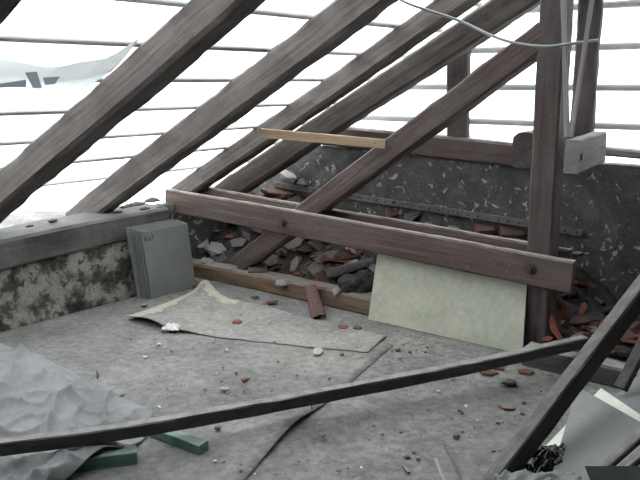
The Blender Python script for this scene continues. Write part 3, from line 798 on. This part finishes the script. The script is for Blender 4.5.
# black plastic and dusty film at the bottom edge
def crumple(name, px, z, sx, sy, hgt, mat, seed, n=36, fold=1.0):
    c = fl(*px, z); g = []
    for j in range(n + 1):
        for i in range(n + 1):
            u, v = i / n * 2 - 1, j / n * 2 - 1
            r = max(abs(u), abs(v)); k = 1 + .25 * nz((u * 1.2, v * 1.2, 0), 2, seed)
            h = hgt * (1 - r ** 2) * (.6 + .4 * nz((u, v, 0), 1.5, seed + 2)) + fold * .35 * hgt * abs(nz((u, v, 0), 3.2, seed + 5)) + fold * .15 * hgt * nz((u, v, 0), 8, seed + 6)
            g.append(c + Vector((u * sx * k, v * sy * k, max(.002, h) - .0)))
    return sheet(name, g, n, n, .003, mat, None, True)
tag(crumple('plastic_bag', (553, 470), .10, .13, .12, .12, M_BLACK, 4), 'crumpled shiny black plastic at the bottom of the sheet pile', 'plastic bag')
tag(crumple('dusty_film', (556, 496), .16, .21, .12, .10, M_GREYFILM, 9), 'dusty grey plastic film at the bottom edge under the leaning plank', 'plastic film')

# ================================================================== FLOOR COVERINGS
edge = [fl(238, 489), fl(262, 462), fl(290, 433), fl(300, 424), fl(328, 403), fl(393, 346)]
far = [U(-4.0, -.03, 0), U(1.2, -.03, 0), edge[-1]]
nu, nv = 60, 40
near_l = Vector((-3.8, .6, 0)); 
g = coons([U(-4.2, -.03, 0), Vector((-1.3, 2.3, 0)), edge[0]], [U(-.2, -.03, 0), U(1.25, -.03, 0), fl(235, 300), edge[-1]], [U(-4.2, -.03, 0), U(-.2, -.03, 0)], edge, nu, nv)
for j in range(nv + 1):
    for i in range(nu + 1):
        k = j * (nu + 1) + i; p = g[k]
        lift = math.exp(-((p - fl(290, 433)).length / .28) ** 2) * .028 * sm(.86, 1, i / nu)
        p.z = .006 + .0025 * nz(p, 3, 2) + lift
o = sheet('floor_felt', g, nu, nv, .004, M_FELT, None, True)
tag(o, 'large grey felt sheet covering the left floor, its edge lifted at right', 'floor sheet')
# torn sheet at the back
nb = [fl(127, 321), fl(165, 333), fl(188, 335), fl(232, 341), fl(275, 345), fl(320, 350), fl(368, 354)]
fb = [fl(200, 290), fl(207, 286), fl(228, 300), fl(262, 306), fl(310, 320), fl(355, 330), fl(386, 338)]
lb = [fl(127, 321), fl(150, 311), fl(175, 301), fl(200, 290)]
rb = [nb[-1], fb[-1]]
nu, nv = 70, 26
g = coons(nb, fb, lb, rb, nu, nv)
c0, cA, cB_ = fl(127, 321), fl(147, 330), fl(202, 288)
for j in range(nv + 1):
    for i in range(nu + 1):
        k = j * (nu + 1) + i; p = g[k]
        lift = .055 * math.exp(-((p - cA).length / .26) ** 2) + .05 * math.exp(-((p - cB_).length / .10) ** 2)
        p.z = .014 + .003 * nz(p, 4, 6) + lift
        if j in (0, nv): p.y += .012 * nz(p, 17, 3); p.x += .012 * nz(p, 17, 4)
def fm(i, j):
    f = nz((i * .3, j * .35, 0), 1, 3)
    return 1 if i + 2.5 * f < 5 or (j > nv - 4 + 2 * f and i < 24) else 0
o = sheet('torn_felt', g, nu, nv, .006, [M_FELTB, M_TAN], None, True, fm)
tag(o, 'torn pale felt sheet at the back with a curled up left corner', 'floor sheet')
# grey scrap at the bottom edge
g = coons([fl(407, 484), fl(470, 498)], [fl(437, 445), fl(442, 444)], [fl(407, 484), fl(437, 445)], [fl(470, 498), fl(442, 444)], 8, 8)
for p in g: p.z = .012 + .004 * nz(p, 8, 1)
tag(sheet('felt_scrap', g, 8, 8, .003, M_FLOOR, None), 'pointed grey felt scrap at the bottom edge of the picture', 'floor sheet')
o = beam('splinter', fl(436, 459, .012), fl(448, 488, .012), .018, .012, M_STICK, rough=.003); tag(o, 'pale wood splinter beside the pointed felt scrap', 'splinter')
o = beam('twig', fl(403, 466, .01), fl(409, 473, .01), .012, .01, M_DARKWOOD, rough=.003); tag(o, 'short brown twig left of the pointed felt scrap', 'twig')

# dark cloth heaped at lower left
tp = [fl(-150, 300), fl(-60, 330), fl(0, 347), fl(45, 362), fl(80, 380), fl(110, 398), fl(133, 405), fl(152, 416)]
bt = [fl(-190, 600), fl(-60, 570), fl(10, 530), fl(52, 492)]
rt = [fl(52, 492), fl(66, 480, .03), fl(83, 466, .06), fl(104, 449, .085), fl(122, 446, .075), fl(143, 437, .03), fl(150, 427, .018), fl(152, 416)]
for p in rt: p.z = 0
lf = [fl(-190, 600), fl(-150, 300)]
nu, nv = 200, 170
g = coons(bt, tp, lf, rt, nu, nv)
for j in range(nv + 1):
    for i in range(nu + 1):
        k = j * (nu + 1) + i; p = g[k]; u, v = i / nu, j / nv
        e = min(sm(0, .10, 1 - u), sm(0, .10, 1 - v) * .9 + .1)
        q = Vector((p.x * 1.0 + p.y * .6, p.y * .55 - p.x * .5, 0))
        f1 = 1 - abs(nz(q, 2.3, 4)) * 2.6; f2 = 1 - abs(nz(q, 5.2, 6)) * 2.4; f3 = nz(p, 14, 2)
        h = .05 + .05 * nz(p, 1.3, 8) + .06 * max(0, f1) ** 4 + .028 * max(0, f2) ** 4 + .012 * max(0, 1 - abs(nz(q, 9, 9)) * 2.6) ** 3 + .004 * f3
        over = math.exp(-((p - Vector((*fl(100, 452, .08).xy, 0))).length / .15) ** 2) * .072
        p.z = .014 + max(.002, h) * e * .85 + over + .012 * max(0, f2) * (1 - e)
o = sheet('cloth', g, nu, nv, .004, M_CLOTH, None, True)
tag(o, 'crumpled dusty grey cloth spread over the floor at lower left', 'cloth')
# green painted wood
ga = beam('green_timber', fl(140, 424, .03), fl(204, 448, .03), .062, .045, M_GREENWOOD, None, rough=.002, bev=.004)
tag(ga, 'green painted wood block poking out right of the cloth, pale end visible', 'wood block')
gb_ = beam('green_timber', fl(74, 462, .035), fl(137, 454, .035), .075, .06, M_GREENWOOD, None, rough=.002, bev=.004)
tag(gb_, 'green painted wood block half under the front edge of the cloth', 'wood block')

# ================================================================== LOOSE BITS ON THE FLOOR
BITS = [(119, 395, 15, 10, 'stone', (M_MORTAR,), 'mortar_chunk', 'pale grey stone lying just above the cloth', 'stone'),
 (159, 344, 6, 4, 'stone', (M_PAPER,), 'plaster_crumb', 'white plaster crumb in front of the torn sheet corner', 'plaster'),
 (237, 322, 11, 4, 'tile', TR, 'tile_fragment', 'red tile chip on the torn felt sheet', 'roof tile'),
 (318, 352, 11, 8, 'tile', (M_TAN, M_TAN), 'paper_scrap', 'tan paper scrap in front of the torn sheet', 'paper'),
 (245, 380, 7, 4, 'tile', TR, 'tile_fragment', 'small red tile chip on the felt above the pole', 'roof tile'),
 (225, 389, 11, 6, 'stone', (M_TAN,), 'mortar_chunk', 'pale orange crumb on the felt left of the red chip', 'mortar'),
 (397, 349, 8, 6, 'stone', (M_MORTAR,), 'mortar_chunk', 'grey crumb at the front of the green panel, left corner', 'mortar'),
 (342, 354, 6, 5, 'stone', (M_MORTAR,), 'mortar_chunk', 'grey crumb just right of the tan paper scrap', 'mortar'),
 (323, 435, 10, 8, 'stone', (M_MORTAR,), 'mortar_chunk', 'grey crumb below the pole, right of the lifted felt edge', 'mortar'),
 (382, 434, 6, 5, 'stone', (M_MORTAR,), 'mortar_chunk', 'grey crumb alone below the middle of the pole', 'mortar'),
 (407, 456, 9, 6, 'stone', (M_MORTAR,), 'mortar_chunk', 'pale crumb above the brown twig', 'mortar'),
 (418, 458, 6, 5, 'stone', (M_MORTAR,), 'mortar_chunk', 'pale crumb left of the felt scrap', 'mortar'),
 (456, 436, 8, 7, 'stone', (M_TILETOP,), 'mortar_chunk', 'dark crumb above the point of the felt scrap', 'mortar'),
 (217, 428, 8, 6, 'stone', (M_TILETOP,), 'mortar_chunk', 'dark crumb below the pole, right of the green block', 'mortar'),
 (509, 382, 18, 10, 'stone', (M_TILEGREY,), 'mortar_chunk', 'largest grey lump on the floor in front of the post', 'mortar'),
 (507, 407, 15, 6, 'tile', TG, 'tile_fragment', 'grey tile piece with red rim left of the leaning plank', 'roof tile'),
 (489, 373, 18, 5, 'tile', TDU, 'tile_fragment', 'dull red tile piece on the floor below the green panel', 'roof tile'),
 (499, 368, 14, 4, 'tile', TR, 'tile_fragment', 'orange tile chip against the lower edge of the green panel', 'roof tile'),
 (525, 372, 16, 6, 'tile', TDU, 'tile_fragment', 'dark red tile piece in front of the dark floor timber', 'roof tile'),
 (343, 327, 11, 4, 'tile', TR, 'tile_fragment', 'orange tile chip on the floor at the right end of the sill', 'roof tile'),
 (357, 328, 10, 4, 'tile', TDU, 'tile_fragment', 'dull tile chip against the left corner of the green panel', 'roof tile'),
 (272, 302, 12, 3, 'tile', TDU, 'tile_fragment', 'dark red tile strip on the floor along the sill', 'roof tile'),
 (255, 297, 8, 3, 'tile', TD, 'tile_fragment', 'small dark chip on the floor beside the sill', 'roof tile'),
 (94, 302, 9, 4, 'tile', TR, 'tile_fragment', 'red tile chip at the foot of the plastered wall', 'roof tile'),
 (196, 284, 9, 7, 'tile', TDU, 'tile_fragment', 'dull red chip at the left end of the sill', 'roof tile'),
 (144, 305, 8, 5, 'stone', (M_MORTAR,), 'mortar_chunk', 'grey crumb at the foot of the leaning stack', 'mortar')]
for i, (x, y, w, h, kind, mats, nm, lab, cat) in enumerate(BITS):
    rnd = random.Random(900 + i); dep = (fl(x, y) - EYE).length / F
    th = .012 if kind == 'tile' else h * dep * .9
    onfelt = x < 390
    lift_ = th * (.5 if kind == 'tile' else .34); p = fl(x, y, .012 + lift_ if onfelt else .003 + lift_)
    if kind == 'tile': m = facing(p, w, h, th, rnd.uniform(-15, 15), .97, .08, rnd)
    else: m = frame(p, Vector((1, 0, 0)), Vector((0, 1, 0)), Z) @ Matrix.Diagonal((w * dep, w * dep * .8, th, 1))
    piece(nm, kind, i % 9, mats, m, lab, cat)
tag(crumple('paper_wad', (171, 328), .03, .055, .05, .035, M_PAPER, 12, 20, 1.6), 'crumpled white paper on the curled corner of the torn sheet', 'paper')
c = fl(98, 374, .02); tag(tube('nail', [c + Vector((-.02, .04, 0)), c, c + Vector((.012, -.05, 0))], .005, M_IRON), 'bent rusty nail on the felt above the cloth', 'nail')
# loose crumbs too alike to tell apart
for i in range(150):
    rnd = random.Random(2000 + i)
    if i < 60: x, y = rnd.uniform(200, 560), rnd.uniform(350, 478)
    elif i < 105: x, y = rnd.uniform(395, 560), rnd.uniform(345, 385)
    else: x, y = rnd.uniform(120, 390), rnd.uniform(300, 420)
    p = fl(x, y); s, q = ST(p)
    if q > -.06 or (p - U(0, 0, 0)).dot(OUT) > -.05: continue
    sz = rnd.uniform(.008, .024)
    p.z = (.013 if x < 395 else .002) + sz * .25
    mats, word = rnd.choice([((M_MORTAR,), 'grey mortar'), ((M_MORTAR,), 'grey mortar'), ((M_TILEGREY,), 'dull grey tile'), ((M_TILEGREY,), 'dull grey tile'), ((M_TILETOP,), 'dark tile'), ((M_TILEDULL,), 'dull red tile'), ((M_PAPER,), 'white plaster')])
    a = rnd.uniform(0, 6.28)
    piece('crumb', 'stone', i % 9, mats, frame(p, Vector((math.cos(a), math.sin(a), 0)), Vector((-math.sin(a), math.cos(a), 0)), Z) @ Matrix.Diagonal((sz * 1.3, sz, sz * .6, 1)),
          'tiny ' + word + ' crumb scattered on the dusty floor', 'crumb', 'crumbs on the floor')
# fine grit nobody could count
vs, fs = [], []
rnd = random.Random(5)
for i in range(2600):
    if i < 500: p = fl(rnd.uniform(120, 560), rnd.uniform(300, 479))
    elif i < 1900: p = T(rnd.uniform(-.2, 3.6), -abs(rnd.gauss(0, .18)) - .02, 0)
    else: p = U(rnd.uniform(-1.5, 1.0), -abs(rnd.gauss(0, .07)) - .03, 0)
    if ST(p)[1] > -.02 or (p - W0).dot(OUT) > -.03: continue
    r = rnd.uniform(.002, .006); p.z = .012 if p.x < .38 else .003; k = len(vs)
    a = rnd.uniform(0, 2)
    vs += [p + Vector((r * math.cos(a + 2.1 * j), r * math.sin(a + 2.1 * j), 0)) for j in range(3)] + [p + Z * r * 1.2]
    fs += [(k, k + 1, k + 2), (k, k + 1, k + 3), (k + 1, k + 2, k + 3), (k + 2, k, k + 3)]
grit = link('grit', mesh('grit', vs, fs), M_MORTAR)
tag(grit, 'fine pale grit strewn over the floor', 'grit', kind='stuff')

# ================================================================== PLASTIC FLAP BESIDE THE LEFTMOST RAFTER
e1 = on(110, 110, FOOT, NR)
fp = lambda x, y, n=-.02: on(x, y, FOOT + NR * n, NR)
nu, nv = 40, 18
bt = [fp(-90, 100), fp(0, 86), fp(40, 90), fp(75, 90), fp(88, 88)]
tp = [fp(-90, 48, .12), fp(0, 60, .12), fp(60, 66, .13), fp(105, 58, .13), fp(140, 38, .13)]
g = coons(bt, tp, [bt[0], tp[0]], [bt[-1], fp(112, 72), tp[-1]], nu, nv)
for k, p in enumerate(g): g[k] = p + NR * .018 * nz(p, 5, 3)
o = sheet('plastic_flap', g, nu, nv, .001, M_FLAP, None, True)
tag(o, 'torn milky plastic flap hanging left of the leftmost rafter', 'plastic sheet')
for c4 in (((0, 84), (26, 80), (26, 87), (0, 88)), ((25, 73), (37, 72), (42, 88), (33, 88)), ((43, 78), (60, 77), (55, 84), (45, 85))):
    cc = [on(x, y, FOOT - NR * .05, NR) for x, y in c4]
    slab('tape_strip', cc, .002, M_TAPE, o, nu=2, nv=2)
